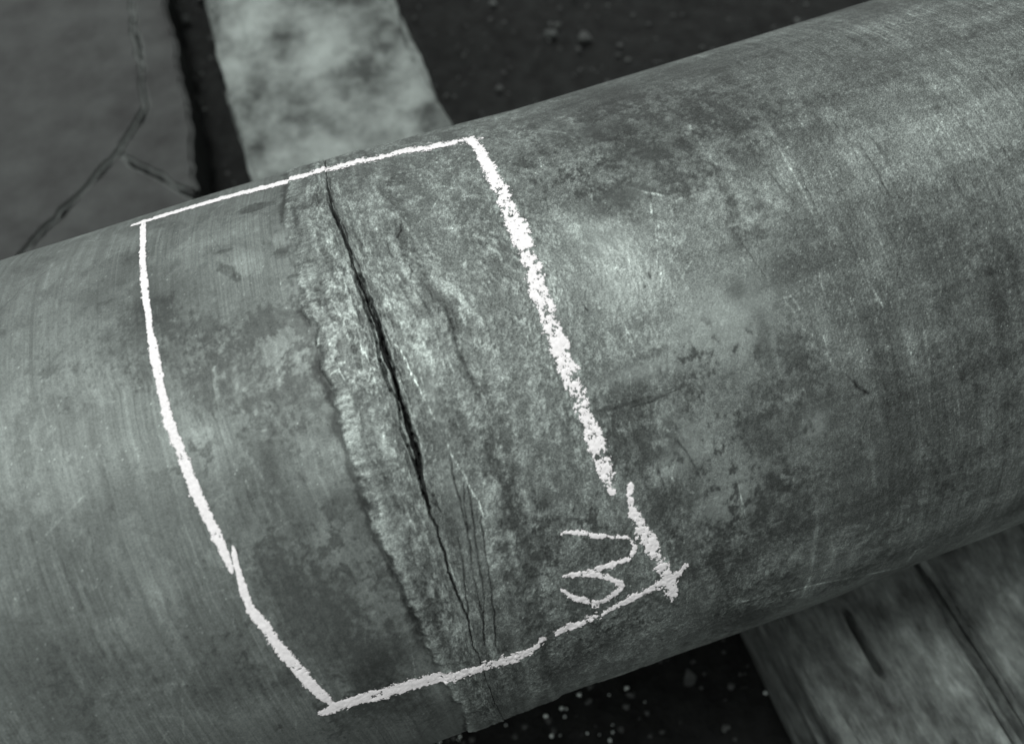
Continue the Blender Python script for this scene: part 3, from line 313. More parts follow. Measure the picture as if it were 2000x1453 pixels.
def tents(s):
    """weights of the W, C, G curves at axial parameter s"""
    k = np.array([S0, sW, sC, sG, sG+0.12]); out = []
    for j in (1, 2, 3):
        y = np.zeros(5); y[j] = 1; out.append(np.interp(s, k, y))
    return out

def warp(s, a):
    tw = tents(s)
    return s + tw[0]*(curve_u(W, a)-sW) + tw[1]*(curve_u(C, a)-sC) + tw[2]*(curve_u(G, a)-sG)

SS, AA = np.meshgrid(s_fine, a_fine)
tw = tents(s_fine)
UU = SS + np.outer(curve_u(W, a_fine)-sW, tw[0]) + np.outer(curve_u(C, a_fine)-sC, tw[1]) + np.outer(curve_u(G, a_fine)-sG, tw[2])

# --- height (mm) and log reflectance on the wall
N_ = lambda ly, lx, beta, seed: fbm(NA, NS, ly, lx, beta, seed)
n_big = N_(120, 120, 2.6, 1)
n_mid = N_(30, 30, 2.2, 2)
n_sml = N_(4.0, 4.0, 2.0, 3)
n_fin = N_(1.2, 1.2, 1.8, 4)
n_wht = np.random.default_rng(5).standard_normal((NA, NS)).astype(np.float32)
n_str = N_(160, 1.6, 2.0, 6)           # round-the-wall machining streaks
n_st2 = N_(60, 4.0, 2.2, 7)
n_s3 = N_(40, 1.8, 2.0, 21)
n_pat = N_(40, 40, 2.0, 8)
n_hat = N_(26, 0.15, 2.2, 22)          # crisp tool marks, one line wide
n_ht2 = N_(16, 0.30, 2.2, 23)
n_mic = N_(0.45, 0.45, 1.5, 24)
n_fib = N_(0.7, 7, 2.0, 9)            # fibres along the axis (weld fringe)
n_axs = N_(6, 120, 2.2, 10)            # long axial smears
n_rdg = 1-np.abs(N_(14, 14, 2.2, 13))*1.3
n_lay = N_(14, 5, 2.2, 14)
n_l2 = N_(40, 2.4, 2.2, 15)

jit = 0.0016*N_(40, 40, 2.0, 16)[:, NS//2][:, None] + 0.0006*N_(8, 8, 1.8, 17)[:, NS//3][:, None]
dW = SS - sW + 0.0022*n_pat*0.6 + 0.0010*n_sml
dC = SS - sC
dG = SS - sG + 0.003*n_mid
m_smooth = 1-sstep(-0.0008, 0.0008, dW)
m_weld = sstep(-0.0008, 0.0008, dW)*(1-sstep(-0.0002, 0.0002, dC))
m_band = sstep(0, 0.0004, dC)*(1-sstep(-0.006, 0.006, dG))
m_rough = sstep(-0.006, 0.006, dG)*(1-sstep(0.085, 0.145, UU+0.02*n_big))
m_right = sstep(0.085, 0.145, UU+0.02*n_big)
m_far = sstep(0.15, 0.24, UU+0.02*n_big)

CRK = np.interp(a_fine, [p[0] for p in CW], [p[1] for p in CW])[:, None]*(0.72-0.36*sstep(-0.06, -0.01, a_fine)*(1-sstep(0.10, 0.13, a_fine)))[:, None]
crk_l = np.maximum(CRK*(1+0.30*N_(12, 12, 2.0, 18)[:, 200][:, None]), 0.35*CRK) + 0.0001
crk_r = np.maximum(CRK*(1.15+0.45*N_(16, 16, 2.0, 19)[:, 300][:, None]), 0.35*CRK) + 0.0001

h = 0.25*n_big*(1-m_weld*0.5)
L = 0.05*n_big
gl = np.full((NA, NS), 0.57, np.float32)
gr = np.full((NA, NS), 0.25, np.float32)

# smooth machined wall
h += m_smooth*(0.015*n_str + 0.010*n_hat)
L += m_smooth*(0.06*n_str + 0.02*n_st2 + 0.10*n_hat*(0.35+0.55*sstep(-0.6, 0.9, n_mid)) + 0.10*n_mid*sstep(-.5, 1.5, n_pat) + 0.05*n_fin + 0.03*n_wht)
pt = sstep(0.7, 1.1, n_pat+0.25*n_sml+0.25*n_str)
L += m_smooth*(-0.22*pt)
# weld band: raised scabby skin, fringe of fibres along its left edge
fr = np.exp(-np.maximum(dW, 0)/0.010)*m_weld
h += m_weld*(1.2 + 0.14*n_lay + 0.12*n_l2 + 0.06*n_sml + 0.05*n_fin) - 0.5*m_weld*(1-sstep(0, 0.003, dW))
h += fr*0.14*n_fib
L += m_weld*(-0.02 + 0.09*n_lay + 0.11*n_l2 + 0.07*n_sml + 0.09*n_fin + 0.05*n_wht) + fr*(0.14*n_fib + 0.10)
crumb = m_weld*np.exp(-((dC+0.008)/0.007)**2)*sstep(-0.15, 0.15, -(AA+0.02))*0 + m_weld*np.exp(-((dC+0.009)/0.008)**2)
h += crumb*0.09*np.maximum(n_sml+0.6*n_fin, -0.6)
L += crumb*(0.10*n_sml+0.10*n_fin+0.02)
# dark scab line just left of the weld edge
L -= 0.75*np.exp(-((dW+0.0020)/0.0024)**2)*sstep(-0.7, 0.8, n_pat+0.5*n_lay+0.3*n_sml)
L += 0.20*np.exp(-((dW-0.005)/0.006)**2)*m_weld
# sandy band right of the crack
h += m_band*(0.8 + 0.10*n_lay + 0.09*n_fin + 0.08*n_sml + 0.15*n_l2)
L += m_band*(-0.02 + 0.09*n_lay + 0.10*n_l2 + 0.07*n_sml + 0.09*n_fin + 0.11*n_wht)
# pitted flaky wall
flake = sstep(-0.1, 0.25, n_lay*0.5+n_sml*0.8+0.3*n_fin)
h += m_rough*(1-0.6*sstep(0.02, 0.05, UU))*(0.10*flake + 0.04*n_sml + 0.06*n_fin + 0.03*n_rdg)
L += m_rough*(-0.08 + 0.08*(flake-0.5) + 0.05*n_sml + 0.08*n_fin + 0.09*n_wht + 0.04*n_mid)
bandfade = m_rough*(1-sstep(0.0, 0.05, UU-0.02-0.004*n_mid))
h += bandfade*(0.10*flake+0.06*n_lay)
f1 = sstep(-0.10, 0.10, n_sml*0.7+n_fin*0.6+0.2*n_mic)-0.5
f2 = sstep(-0.25, 0.25, n_fin*0.5+n_mic)-0.5
f3 = sstep(0.9, 1.1, n_fin*0.6+n_mic*0.6+0.3*n_sml)
L += (m_rough+0.5*m_right)*(0.06*f1+0.11*f2+0.20*f3) + m_band*(0.08*f1+0.14*f2+0.15*f3) + m_weld*(0.10*f1+0.12*f2+0.10*f3*crumb)
h += m_rough*(0.05*f1+0.05*f2)+m_weld*(0.08*f1+0.05*f2)+m_band*(0.03*f1+0.04*f2)
# right part
h += m_right*(0.01*n_sml + 0.015*n_fin)
L += m_right*(-0.16 + 0.05*n_sml + 0.07*n_fin + 0.10*n_wht + 0.09*n_mid)
L += m_far*(0.05*n_s3 + 0.02*n_st2 + 0.10*n_ht2*sstep(-0.8, 0.9, n_mid) + 0.08*n_wht - 0.10)
gr += 0.22*m_band + 0.28*m_rough + 0.25*m_right + 0.22*m_weld
# pale and dark specks of grit
spk = np.random.default_rng(31).random((NA, NS))
dn = sstep(-0.2, 1.2, n_pat)*(0.15+0.85*(m_rough+m_right+m_band))
L += 0.75*(spk > 1-0.010*dn)
L -= 0.9*(spk < 0.004*dn)
# raised collar between the weld and the shoulder
h += 1.6*sstep(-0.004, 0.004, dW)*(1-sstep(-0.004, 0.005, dG))*sstep(0.02, 0.12, -AA)
# shoulder groove G
gg = np.exp(-(dG/0.0022)**2)
h -= 0.5*gg*sstep(-0.6, 0.6, n_lay); L -= 0.22*gg*sstep(-0.6, 0.8, n_mid)
# streaked zone left and right of the crack: torn lips
lip = np.exp(-np.maximum(dC-crk_r, 0)/0.004)*(dC > 0)*sstep(0.0006, 0.003, CRK)
h += lip*(0.5*n_l2); L += lip*(0.16*n_l2-0.15)
# crack
dC2 = dC + 0.00035*N_(6, 6, 2.0, 25)[:, 100][:, None] + 0.00018*N_(1.2, 1.2, 1.8, 26)[:, 100][:, None]
ins = sstep(-1.0, -0.72, -np.abs(dC2)/np.where(dC2 < 0, crk_l, crk_r))
depth = np.clip(CRK*1000*3.2-0.6, 0.4, 8.0)
strand = N_(90, 1.3, 2.0, 20)
rag = 0.62+0.30*np.clip(n_l2, -1.5, 1.5)+0.30*np.clip(strand, -1.5, 1.5)
h -= ins*np.maximum(depth, 2.2*sstep(0.0004, 0.0008, CRK)+0.5)*np.where(dC > 0, np.clip(rag, 0.12, 1.2), np.clip(rag+0.25, 0.4, 1.2))
L -= ins*(1.25-0.30*np.clip(strand, -1, 1.5))
gl += ins*0.25
# faint groove going on towards the lower edge
mr_ = np.clip(m_right+m_rough*sstep(0.025, 0.045, UU), 0, 1)
L -= mr_*0.20*sstep(0.45, 0.60, n_pat+0.30*n_sml+0.15*n_fin)
L += mr_*0.13*sstep(0.75, 1.05, n_axs+0.25*n_sml)
L -= mr_*0.13*sstep(0.85, 1.05, -n_axs+0.3*n_mid+0.2*n_fin)
L += (m_band+m_rough)*0.12*sstep(0.9, 1.05, n_lay+0.4*n_fin) - (m_band+m_rough)*0.14*sstep(0.95, 1.1, -n_lay+0.4*n_fin)
# --- wiped or polished areas carry less grain
calm = np.zeros((NA, NS), np.float32)
for (u, a, ru, ra) in CALM:
    calm = np.maximum(calm, np.exp(-((UU-u)/ru)**2-((AA-a)/ra)**2+0.25*n_mid))
calm = np.clip(calm, 0, 1)
L *= 1-0.5*calm
gr *= 1-0.5*calm
# --- stains and patches; broad dark ones at right paint light falloff into the colour
edge_n = 0.24*n_sml+0.26*n_mid+0.16*n_fin+0.10*n_st2
def window(u, a, ru, ra):
    i0, i1 = np.searchsorted(a_fine, [a-ra, a+ra])
    j0, j1 = np.searchsorted(s_fine, [u-ru-0.03, u+ru+0.03])
    return slice(max(i0, 0), max(i1, 0)), slice(max(j0, 0), max(j1, 0))
LB = np.zeros((NA, NS), np.float32)
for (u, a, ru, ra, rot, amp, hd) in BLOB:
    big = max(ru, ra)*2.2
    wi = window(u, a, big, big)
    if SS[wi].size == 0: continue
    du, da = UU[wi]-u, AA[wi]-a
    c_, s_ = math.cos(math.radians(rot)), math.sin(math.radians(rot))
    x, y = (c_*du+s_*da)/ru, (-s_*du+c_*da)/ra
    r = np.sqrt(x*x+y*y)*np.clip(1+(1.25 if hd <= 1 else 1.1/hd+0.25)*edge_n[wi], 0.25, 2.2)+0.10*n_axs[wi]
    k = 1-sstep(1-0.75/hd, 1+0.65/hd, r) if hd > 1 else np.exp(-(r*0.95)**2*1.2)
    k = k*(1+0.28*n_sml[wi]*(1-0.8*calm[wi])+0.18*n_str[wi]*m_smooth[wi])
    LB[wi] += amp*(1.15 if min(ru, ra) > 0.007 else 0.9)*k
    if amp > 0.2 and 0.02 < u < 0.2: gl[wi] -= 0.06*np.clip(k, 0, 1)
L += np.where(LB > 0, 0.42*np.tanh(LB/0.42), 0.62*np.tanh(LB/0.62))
# --- random handling scratches
sr = random.Random(5)
for _ in range(420):
    u = sr.uniform(0.03, 0.46) if sr.random() < 0.75 else sr.uniform(-0.44, -0.14); a = sr.uniform(-0.30, 0.30)
    ang = sr.gauss(math.pi/2-0.10, 0.22) if sr.random() < 0.78 else sr.gauss(0.1, 0.5)
    ln = 0.006*math.exp(sr.gauss(0.6, 0.6)); bend = sr.gauss(0, 0.15)
    p0 = (u, a); p1 = (u+ln*math.cos(ang), a+ln*math.sin(ang)); p2 = (p1[0]+ln*math.cos(ang+bend), p1[1]+ln*math.sin(ang+bend))
    LINE.append([[p0, p1, p2], 0.00022*math.exp(sr.gauss(0, 0.35)), sr.choice([0.5, 0.35, 0.6, -0.45, 0.4])*sr.uniform(0.6, 1.2), 0.04])
# --- scratches, seams and fine cracks
def seg_dist(pu, pa, p, q):
    vx, vy = q[0]-p[0], q[1]-p[1]
    tt = np.clip(((pu-p[0])*vx+(pa-p[1])*vy)/(vx*vx+vy*vy+1e-12), 0, 1)
    return np.hypot(pu-p[0]-tt*vx, pa-p[1]-tt*vy), tt
for pts, hw, amp, hh in LINE:
    hw2 = max(hw*1.15, 0.00030)
    for p, q in zip(pts[:-1], pts[1:]):
        wi = window((p[0]+q[0])/2, (p[1]+q[1])/2, abs(p[0]-q[0])/2+0.006, abs(p[1]-q[1])/2+0.006)
        if SS[wi].size == 0: continue
        dd, _ = seg_dist(UU[wi]+0.0004*n_sml[wi], AA[wi], p, q)
        k = np.exp(-(dd/hw2)**2)*np.clip(0.8+0.3*n_mid[wi]+0.3*n_fin[wi], 0.15, 1.3)
        cur = amp*k
        L[wi] += cur*(0.75 if amp > 0 else 1.0)
        h[wi] += hh*0.5*np.exp(-(dd/hw2)**2)*np.clip(0.85+0.25*n_fin[wi], 0.4, 1.2)
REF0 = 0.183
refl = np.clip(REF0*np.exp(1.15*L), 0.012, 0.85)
gl = np.clip(gl+0.04*n_mid-0.08*np.clip(L, -1, 1)*0.3, 0.28, 0.85)

# --- slight ovality and bow of the pipe
def radial_fix(u, a):
    rt = np.interp(u, [p[0] for p in RT], [p[1] for p in RT])
    rb = np.interp(u, [p[0] for p in RB], [p[1] for p in RB])
    th = a/PIPE_R
    return rt*sstep(0.15, 1.1, th) + rb*sstep(0.15, 1.1, -th)

def wall_point(u, a, r):
    th = a/PIPE_R
    c, s = np.cos(th)[..., None], np.sin(th)[..., None]
    return np.concatenate([u[..., None], r[..., None]*(c*WV[1]+s*NV[1]), r[..., None]*(c*WV[2]+s*NV[2])], -1) + np.array([0, 0, PIPE_R])

ends_l = np.array([-2.2, -1.5, -1.0, -0.75, -0.6, -0.52]); ends_r = np.array([0.56, 0.64, 0.8, 1.1, 1.6, 2.4])
NSX = NS+12
NAX = len(A)
def pad_cols(f):
    return np.concatenate([np.repeat(f[:, :1], 6, 1), f, np.repeat(f[:, -1:], 6, 1)], 1)
def pad_rows(f):
    k = np.linspace(0, 1, len(back)+2)[1:-1][:, None]
    return np.concatenate([f, f[-1:]*(1-k)+f[:1]*k], 0)
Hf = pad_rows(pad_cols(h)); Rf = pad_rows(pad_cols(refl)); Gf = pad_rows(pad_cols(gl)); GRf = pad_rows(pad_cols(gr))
Uf = pad_rows(np.concatenate([np.repeat(ends_l[None], NA, 0), UU, np.repeat(ends_r[None], NA, 0)], 1))
Af = np.repeat(A[:, None], NSX, 1)
a_sgn = np.where(Af > math.pi*PIPE_R, Af-2*math.pi*PIPE_R, Af)
fade = np.clip((math.pi*PIPE_R-np.abs(a_sgn))/(math.pi*PIPE_R-half), 0, 1)
RR = PIPE_R + Hf*0.001 + radial_fix(Uf, a_sgn)*fade
PT = wall_point(Uf, Af, RR)

def wall_part(name, j0, j1, label=None):
    pts = PT[:, j0:j1+1]
    n_r, n_c = pts.shape[:2]
    i = np.arange(n_r*n_c).reshape(n_r, n_c)
    nx = np.roll(i, -1, axis=0)
    q = np.stack([i[:, :-1], i[:, 1:], nx[:, 1:], nx[:, :-1]], -1).reshape(-1, 4)
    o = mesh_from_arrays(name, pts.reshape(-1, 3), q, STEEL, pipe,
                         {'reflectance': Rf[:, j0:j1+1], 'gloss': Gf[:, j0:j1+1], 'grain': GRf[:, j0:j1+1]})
    if label: o['label'] = label
    return o
wall_part('smooth_wall', 0, iW+6, 'smooth machined steel wall with fine streaks round it')
wall_part('weld_band', iW+6, iC+6, 'scabby pale weld band beside the open crack')
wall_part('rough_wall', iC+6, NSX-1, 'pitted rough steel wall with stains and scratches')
for u_end, nm in ((ends_l[0], 0), (ends_r[-1], -1)):
    ring = PT[:, nm]
    cen = ring.mean(0)
    inner = cen+(ring-cen)*0.88
    deep = inner+np.array([0.5 if nm == 0 else -0.5, 0, 0])
    v = np.concatenate([ring, inner, deep]); k = len(ring); i = np.arange(k); j = np.roll(i, -1)
    q = np.concatenate([np.stack([i, j, j+k, i+k], -1), np.stack([i+k, j+k, j+2*k, i+2*k], -1)])
    one = np.ones(3*k)
    mesh_from_arrays('cut_end', v, q, STEEL, pipe, {'reflectance': one*0.25, 'gloss': one*0.5, 'grain': one*0.3})

# ------------------------------------------------------------------ chalk marks on the wall
def wall_height(u, a):
    s = u.copy()
    for _ in range(2): s = s-(warp(s, a)-u)
    fj = np.clip(np.interp(s, s_fine, np.arange(NS)), 0, NS-1.001); fi = np.clip((a-a_fine[0])/step_a, 0, NA-1.001)
    i, j = fi.astype(int), fj.astype(int); x, y = fj-j, fi-i
    g = h
    return (g[i, j]*(1-x)+g[i, j+1]*x)*(1-y)+(g[i+1, j]*(1-x)+g[i+1, j+1]*x)*y

n_loc = (h-0.0)
def chalk(name, key, cov0, cov1, seed, parent=pipe, label=None, rag=0.0):
    pts = CHALK[key][1]
    P_ = np.array(pts)
    # smooth the polyline a little
    tt = np.linspace(0, len(P_)-1, (len(P_)-1)*4+1)
    P_ = np.stack([np.interp(tt, np.arange(len(P_)), P_[:, c]) for c in range(3)], -1)
    for _ in range(2):
        P_[1:-1] = 0.25*P_[:-2]+0.5*P_[1:-1]+0.25*P_[2:]
    cell = 0.00042
    pad = 0.009
    u0, u1 = P_[:, 0].min()-pad, P_[:, 0].max()+pad
    a0, a1 = P_[:, 1].min()-pad, P_[:, 1].max()+pad
    nu, na = int((u1-u0)/cell)+1, int((a1-a0)/cell)+1
    us, as_ = u0+cell*np.arange(nu+1), a0+cell*np.arange(na+1)
    U, Aa = np.meshgrid((us[:-1]+us[1:])/2, (as_[:-1]+as_[1:])/2)
    ratio = np.full(U.shape, 9.0); along = np.zeros(U.shape)
    seglen = np.hypot(np.diff(P_[:, 0]), np.diff(P_[:, 1])); acc = np.concatenate([[0], np.cumsum(seglen)]); tot = acc[-1]
    for k in range(len(P_)-1):
        p, q = P_[k], P_[k+1]
        mg = 0.008
        j0 = max(int((min(p[0], q[0])-mg-u0)/cell), 0); j1 = int((max(p[0], q[0])+mg-u0)/cell)+1
        i0 = max(int((min(p[1], q[1])-mg-a0)/cell), 0); i1 = int((max(p[1], q[1])+mg-a0)/cell)+1
        sl = (slice(i0, i1), slice(j0, j1))
        dd, t_ = seg_dist(U[sl], Aa[sl], p, q)
        r = dd/np.maximum(p[2]+(q[2]-p[2])*t_, 0.0004)
        b = r < ratio[sl]
        ratio[sl] = np.where(b, r, ratio[sl]); along[sl] = np.where(b, (acc[k]+t_*seglen[k])/tot, along[sl])
    e1 = fbm(na, nu, 3.2, 3.2, 2.0, seed); e2 = fbm(na, nu, 1.3, 1.3, 1.6, seed+1); e3 = fbm(na, nu, 14, 14, 2.2, seed+2)
    hh = wall_height(U, Aa)
    # local relief: chalk catches on the high spots
    def blur(f, n):
        for ax in (0, 1):
            c = np.cumsum(np.insert(f, 0, 0, axis=ax), axis=ax)
            n2 = min(n, f.shape[ax]-1)
            lo = np.clip(np.arange(f.shape[ax])-n2//2, 0, f.shape[ax]); hi = np.clip(np.arange(f.shape[ax])+n2//2+1, 0, f.shape[ax])
            f = (np.take(c, hi, axis=ax)-np.take(c, lo, axis=ax))/(hi-lo).reshape((-1, 1) if ax == 0 else (1, -1))
        return f
    rel = hh-blur(hh, 15)
    rel = rel/(rel.std()+1e-6)
    cov = cov0+(cov1-cov0)*along
    field = 0.55*e1+0.45*e2+0.25*np.clip(rel, -3, 3)+0.30*e3
    field /= field.std()
    # threshold for the wished cover fraction (normal quantile, rational approximation)
    qn = np.clip(1-cov, 1e-4, 0.9999)
    tq = np.sqrt(-2*np.log(np.minimum(qn, 1-qn)))
    z = tq-(2.30753+0.27061*tq)/(1+0.99229*tq+0.04481*tq*tq)
    thr = np.where(qn < 0.5, -z, z)
    wob = 0.14+0.30*(1-cov)
    lim = 1.0+(wob+rag)*(e1*0.7+0.35*e3*(rag > 0))+(0.13+0.3*rag)*e2
    keep = (ratio < lim) & (field > thr+1.0*np.clip(ratio-0.75, 0, 1)*2.0*(1.2-cov))
    # a few crumbs beside the stroke
    keep |= (ratio < 1.9) & (field > 2.3+0.6*np.clip(ratio-1, 0, 1))
    ii, jj = np.nonzero(keep)
    vid = -np.ones((na+1, nu+1), int)
    corner = np.stack([np.stack([ii, jj], -1), np.stack([ii, jj+1], -1), np.stack([ii+1, jj+1], -1), np.stack([ii+1, jj], -1)], 1)
    used = np.zeros((na+1, nu+1), bool); used[corner[..., 0], corner[..., 1]] = True
    vid[used] = np.arange(used.sum())
    vi, vj = np.nonzero(used)
    uu, aa = us[vj], as_[vi]
    cnt = np.zeros((na+1, nu+1)); np.add.at(cnt, (corner[..., 0], corner[..., 1]), 1)
    thick = 0.00022+0.00030*(cnt[vi, vj]/4.0)+0.00008*e1[np.minimum(vi, na-1), np.minimum(vj, nu-1)]
    # bridge fine holes: sit on the locally highest relief, not in the pits
    hb = wall_height(uu, aa)
    r = PIPE_R + hb*0.001 + radial_fix(uu, aa) + np.maximum(thick, 0.00015)
    v = wall_point(uu, aa, r)
    q = vid[corner[..., 0], corner[..., 1]]
    o = mesh_from_arrays(name, v, q, CHALK_M, parent)
    if label: o['label'] = label
    return o
chalk('chalk_line', 'top_left', 0.995, 0.995, 101, label='thin white chalk line along the top of the smooth wall')
chalk('chalk_line', 'top_right', 0.93, 0.95, 111, rag=0.35, label='ragged white chalk line along the top of the rough wall')
chalk('chalk_line', 'right_upper', 1.0, 0.62, 121, rag=0.05, label='broad white chalk line breaking up downwards')
chalk('chalk_line', 'right_lower', 0.86, 0.93, 131, rag=0.25, label='short broad chalk line ending at the lower corner')
chalk('chalk_line', 'tick_bottom_right', 0.95, 0.93, 141, rag=0.35, label='thin lumpy chalk line crossing the lower right corner')
chalk('chalk_line', 'bottom_mid', 0.92, 0.94, 151, rag=0.25)
chalk('chalk_line', 'bottom_left', 0.97, 0.995, 161, label='broad white chalk line along the bottom left')
chalk('chalk_line', 'left_upper', 0.99, 0.995, 171, label='curved white chalk line down the left of the outline')
chalk('chalk_line', 'left_lower', 0.99, 0.99, 181, label='lower left chalk line overlapping the curved one')
num = chalk('chalk_numeral', 'num_a', 0.80, 0.86, 191, rag=0.28, label='hooked chalk numeral beside the crack outline')
chalk('numeral_loop', 'num_b', 0.94, 0.96, 211, parent=num, rag=0.22)

# ------------------------------------------------------------------ timbers, block and slabs under and behind the pipe
def beam(name, x0, x1, y0, y1, z0, z1, mat, seed, amp, ly, rad, slits=(), edge_wear=0.004):
    """a worn beam lying along Y: rounded section swept with lengthwise relief"""
    cx, cz = (x0+x1)/2, (z0+z1)/2
    hx, hz = (x1-x0)/2, (z1-z0)/2
    per = []
    nside = 46
    def side(p, q, n):
        for k in range(n): per.append((p[0]+(q[0]-p[0])*k/n, p[1]+(q[1]-p[1])*k/n))
    r = rad
    def corner_arc(c, a_0, n=6):
        for k in range(n): per.append((c[0]+r*math.cos(a_0+k/n*math.pi/2), c[1]+r*math.sin(a_0+k/n*math.pi/2)))
    corner_arc((hx-r, hz-r), 0); side((hx-r, hz), (-hx+r, hz), 90)
    corner_arc((-hx+r, hz-r), math.pi/2); side((-hx, hz-r), (-hx, -hz+r), nside)
    corner_arc((-hx+r, -hz+r), math.pi); side((-hx+r, -hz), (hx-r, -hz), 20)
    corner_arc((hx-r, -hz+r), 1.5*math.pi); side((hx, -hz+r), (hx, hz-r), nside)
    per = np.array(per); m = len(per)
    ny = max(int((y1-y0)/0.006), 20)
    ys = np.linspace(y0, y1, ny)
    nz = fbm(ny, m, ly, 5, 2.2, seed)*amp + fbm(ny, m, ly*0.25, 2, 2.0, seed+1)*amp*0.45
    nrm = per/np.linalg.norm(per/np.array([hx, hz]), axis=1)[:, None]/np.array([hx, hz])
    dirn = np.stack([np.where(np.abs(per[:, 0]) > hx-r, np.sign(per[:, 0]), 0), np.where(np.abs(per[:, 1]) > hz-r, np.sign(per[:, 1]), 0)], -1)
    dirn = dirn/np.maximum(np.linalg.norm(dirn, axis=1), 1)[:, None]
    iscorner = (np.abs(per[:, 0]) > hx-r*1.6) & (np.abs(per[:, 1]) > hz-r*1.6)
    wear = fbm(ny, m, 14, 4, 2.0, seed+2)
    disp = nz - iscorner[None, :]*edge_wear*np.clip(wear+0.4, 0, 2.5)
    X = cx+per[None, :, 0]+dirn[None, :, 0]*disp
    Z = cz+per[None, :, 1]+dirn[None, :, 1]*disp
    top = (per[:, 1] > hz-r*0.5)[None, :]
    Y = np.repeat(ys[:, None], m, 1)
    Z = np.where(top, np.minimum(Z, z1+0.0), Z)
    for (sx, sy0, sy1, sw, sdp) in slits:
        k = np.exp(-((X-sx-0.06*(Y-sy0)*0)/sw)**2)*sstep(sy0-0.006, sy0+0.006, Y)*(1-sstep(sy1-0.01, sy1+0.01, Y))
        Z = Z-np.where(top, k*sdp, 0)
    # ragged ends
    Y[0] += 0.006*wear[3]; Y[-1] += 0.006*wear[7]
    v = np.stack([X, Y, Z], -1).reshape(-1, 3)
    i = np.arange(ny*m).reshape(ny, m); nx = np.roll(i, -1, 1)
    q = np.stack([i[:-1], i[1:], nx[1:], nx[:-1]], -1).reshape(-1, 4)
    o = mesh_from_arrays(name, v, q, mat)
    bm = bmesh.new(); bm.from_mesh(o.data); bm.verts.ensure_lookup_table()
    bm.faces.new([bm.verts[int(k)] for k in i[0]]); bm.faces.new([bm.verts[int(k)] for k in i[-1][::-1]])
    bmesh.ops.recalc_face_normals(bm, faces=bm.faces)
    bm.to_mesh(o.data); bm.free()
    return o

TOPZ = AXIS_Z-PIPE_R
b1 = beam('wooden_sleeper', 0.206, 0.3665, -0.85, 0.42, 0.0, TOPZ-0.002, WOOD, 51, 0.0022, 60, 0.010,
          slits=((0.2715, -0.290, -0.226, 0.0028, 0.03),))
tag(b1, 'weathered wooden sleeper with a split, under the pipe at lower right', 'sleeper', 'sleepers carrying the pipe')
b2 = beam('wooden_sleeper', 0.3705, 0.590, -0.88, 0.44, 0.0, TOPZ-0.003, WOOD, 61, 0.0022, 60, 0.010)
tag(b2, 'second wooden sleeper, right of the split one across a dark gap', 'sleeper', 'sleepers carrying the pipe')
b3 = beam('support_block', -0.207, 0.112, -0.07, 1.75, 0.0, TOPZ-0.002, BLOCK, 71, 0.003, 10, 0.014, edge_wear=0.008)
tag(b3, 'pale mottled weathered beam running away behind the pipe', 'beam')

def slab(name, poly, z0, z1, label, seed, plain_x=9.0):
    rng = random.Random(seed)
    bm = bmesh.new()
    vs_ = []
    n = len(poly)
    for k in range(n):
        p, q = poly[k], poly[(k+1) % n]
        m = max(int(math.dist(p, q)/0.008), 1)
        ph = [rng.uniform(0, 6.28) for _ in range(4)]
        for s in range(m):
            f = s/m
            dl = math.dist(p, q)*f
            w_ = 0.0 if s == 0 else min(f, 1-f, 0.15)/0.15*sum(0.0045/(j+1)*math.sin(dl*(31+47*j)+ph[j]) for j in range(4))*0.6 + rng.gauss(0, 0.0006)
            dx, dy = q[0]-p[0], q[1]-p[1]; l = math.hypot(dx, dy)
            vs_.append(bm.verts.new((p[0]+dx*f-dy/l*w_, p[1]+dy*f+dx/l*w_, z1)))
    f = bm.faces.new(vs_)
    if f.normal.z < 0: f.normal_flip()
    r = bmesh.ops.extrude_face_region(bm, geom=[f])
    for e in r['geom']:
        if isinstance(e, bmesh.types.BMVert): e.co.z = z0
    bmesh.ops.recalc_face_normals(bm, faces=bm.faces)
    bm.normal_update()
    rim = [e for e in bm.edges if all(abs(v.co.z-z1) < 1e-6 for v in e.verts)]
    res = bmesh.ops.bevel(bm, geom=rim, offset=0.006, segments=2, affect='EDGES')
    for fc in res['faces']: fc.material_index = 1 if fc.calc_center_median().x < plain_x else 0
    me = bpy.data.meshes.new(name); bm.to_mesh(me); bm.free()
    me.materials.append(SLAB); me.materials.append(SLAB_EDGE)
    o = bpy.data.objects.new(name, me); COL.objects.link(o)
    tag(o, label, 'slab', 'broken slabs behind the pipe')
    return o
SZ = 0.10
slab('stone_slab', [(-0.3635, 1.052), (-0.4265, 0.9475), (-0.332, 0.820), (-0.31, 0.79), (-0.292, 1.022), (-0.285, 1.70), (-0.343, 1.72)], 0.0, SZ,
     'dark grey broken slab beside the black gap along the pale beam', 1, plain_x=-0.327)
slab('stone_slab', [(-0.366, 1.052), (-0.4290, 0.9490), (-0.4805, 0.8930), (-0.80, 0.60), (-1.3, 0.8), (-1.2, 1.9), (-0.345, 1.73)], 0.0, SZ+0.004,
     'largest grey broken slab, reaching the left edge behind the pipe', 2)
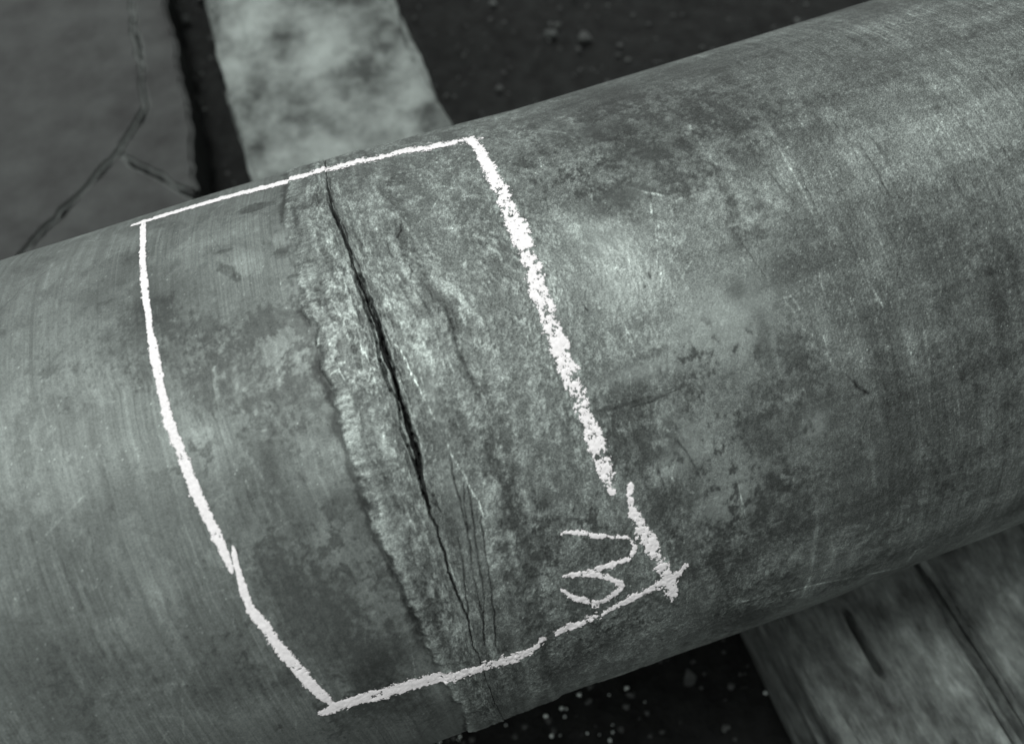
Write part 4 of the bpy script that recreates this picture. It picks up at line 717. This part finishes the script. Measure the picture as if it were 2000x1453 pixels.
slab('stone_slab', [(-0.426, 0.9375), (-0.476, 0.8855), (-0.79, 0.59), (-0.7, 0.25), (-0.30, 0.25), (-0.318, 0.783), (-0.339, 0.8115)], 0.0, SZ+0.010,
     'grey broken slab with a pale worn rim, nearest to the pipe', 3)

# ------------------------------------------------------------------ pebbles glinting on the shaded soil
def pebble_mesh(seed):
    rng = random.Random(seed)
    bm = bmesh.new()
    bmesh.ops.create_icosphere(bm, subdivisions=1, radius=1.0)
    for v in bm.verts: v.co *= rng.uniform(0.55, 1.3)
    me = bpy.data.meshes.new('pebble'); bm.to_mesh(me); bm.free()
    me.polygons.foreach_set('use_smooth', [True]*len(me.polygons)); me.materials.append(PEBBLE)
    return me
pm = [pebble_mesh(k) for k in range(4)]
rng = random.Random(9)
for k, (x, y) in enumerate(PEB):
    o = bpy.data.objects.new('pebble', pm[k % 4])
    COL.objects.link(o)
    r = rng.choice([0.0010, 0.0014, 0.0018, 0.0024, 0.0028])
    o.location = (x, y, 0.012); o.scale = (r, r*rng.uniform(0.8, 1.2), r*0.8); o.rotation_euler = (0, 0, rng.uniform(0, 6.28))
    tag(o, 'tiny pale pebble glinting on the dark soil below the pipe', 'pebble', 'pebbles glinting below the pipe')

# ------------------------------------------------------------------ loose dark grit on the soil
def make_grit():
    g = np.random.default_rng(77)
    bm = bmesh.new(); bmesh.ops.create_icosphere(bm, subdivisions=1, radius=1.0)
    base = np.array([v.co[:] for v in bm.verts]); fc = np.array([[v.index for v in f.verts] for f in bm.faces]); bm.free()
    V, Fc = [], []
    n = 5000
    px = g.uniform(-0.9, 1.5, n); py_ = g.uniform(-0.7, 1.8, n)
    for k in range(n):
        r = 0.0026*math.exp(g.normal(0, 0.6))
        v = base*(1+0.25*g.standard_normal((len(base), 1)))*r*np.array([1, g.uniform(0.6, 1.2), 0.65])
        V.append(v+np.array([px[k], py_[k], 0.010])); Fc.append(fc+k*len(base))
    me = bpy.data.meshes.new('gravel'); me.from_pydata(np.concatenate(V).tolist(), [], np.concatenate(Fc).tolist())
    me.materials.append(slab_material('dark_grit', 0.02, 0.07))
    o = bpy.data.objects.new('gravel', me); COL.objects.link(o)
    tag(o, 'dark loose grit scattered over the soil', 'gravel', kind='stuff')
make_grit()
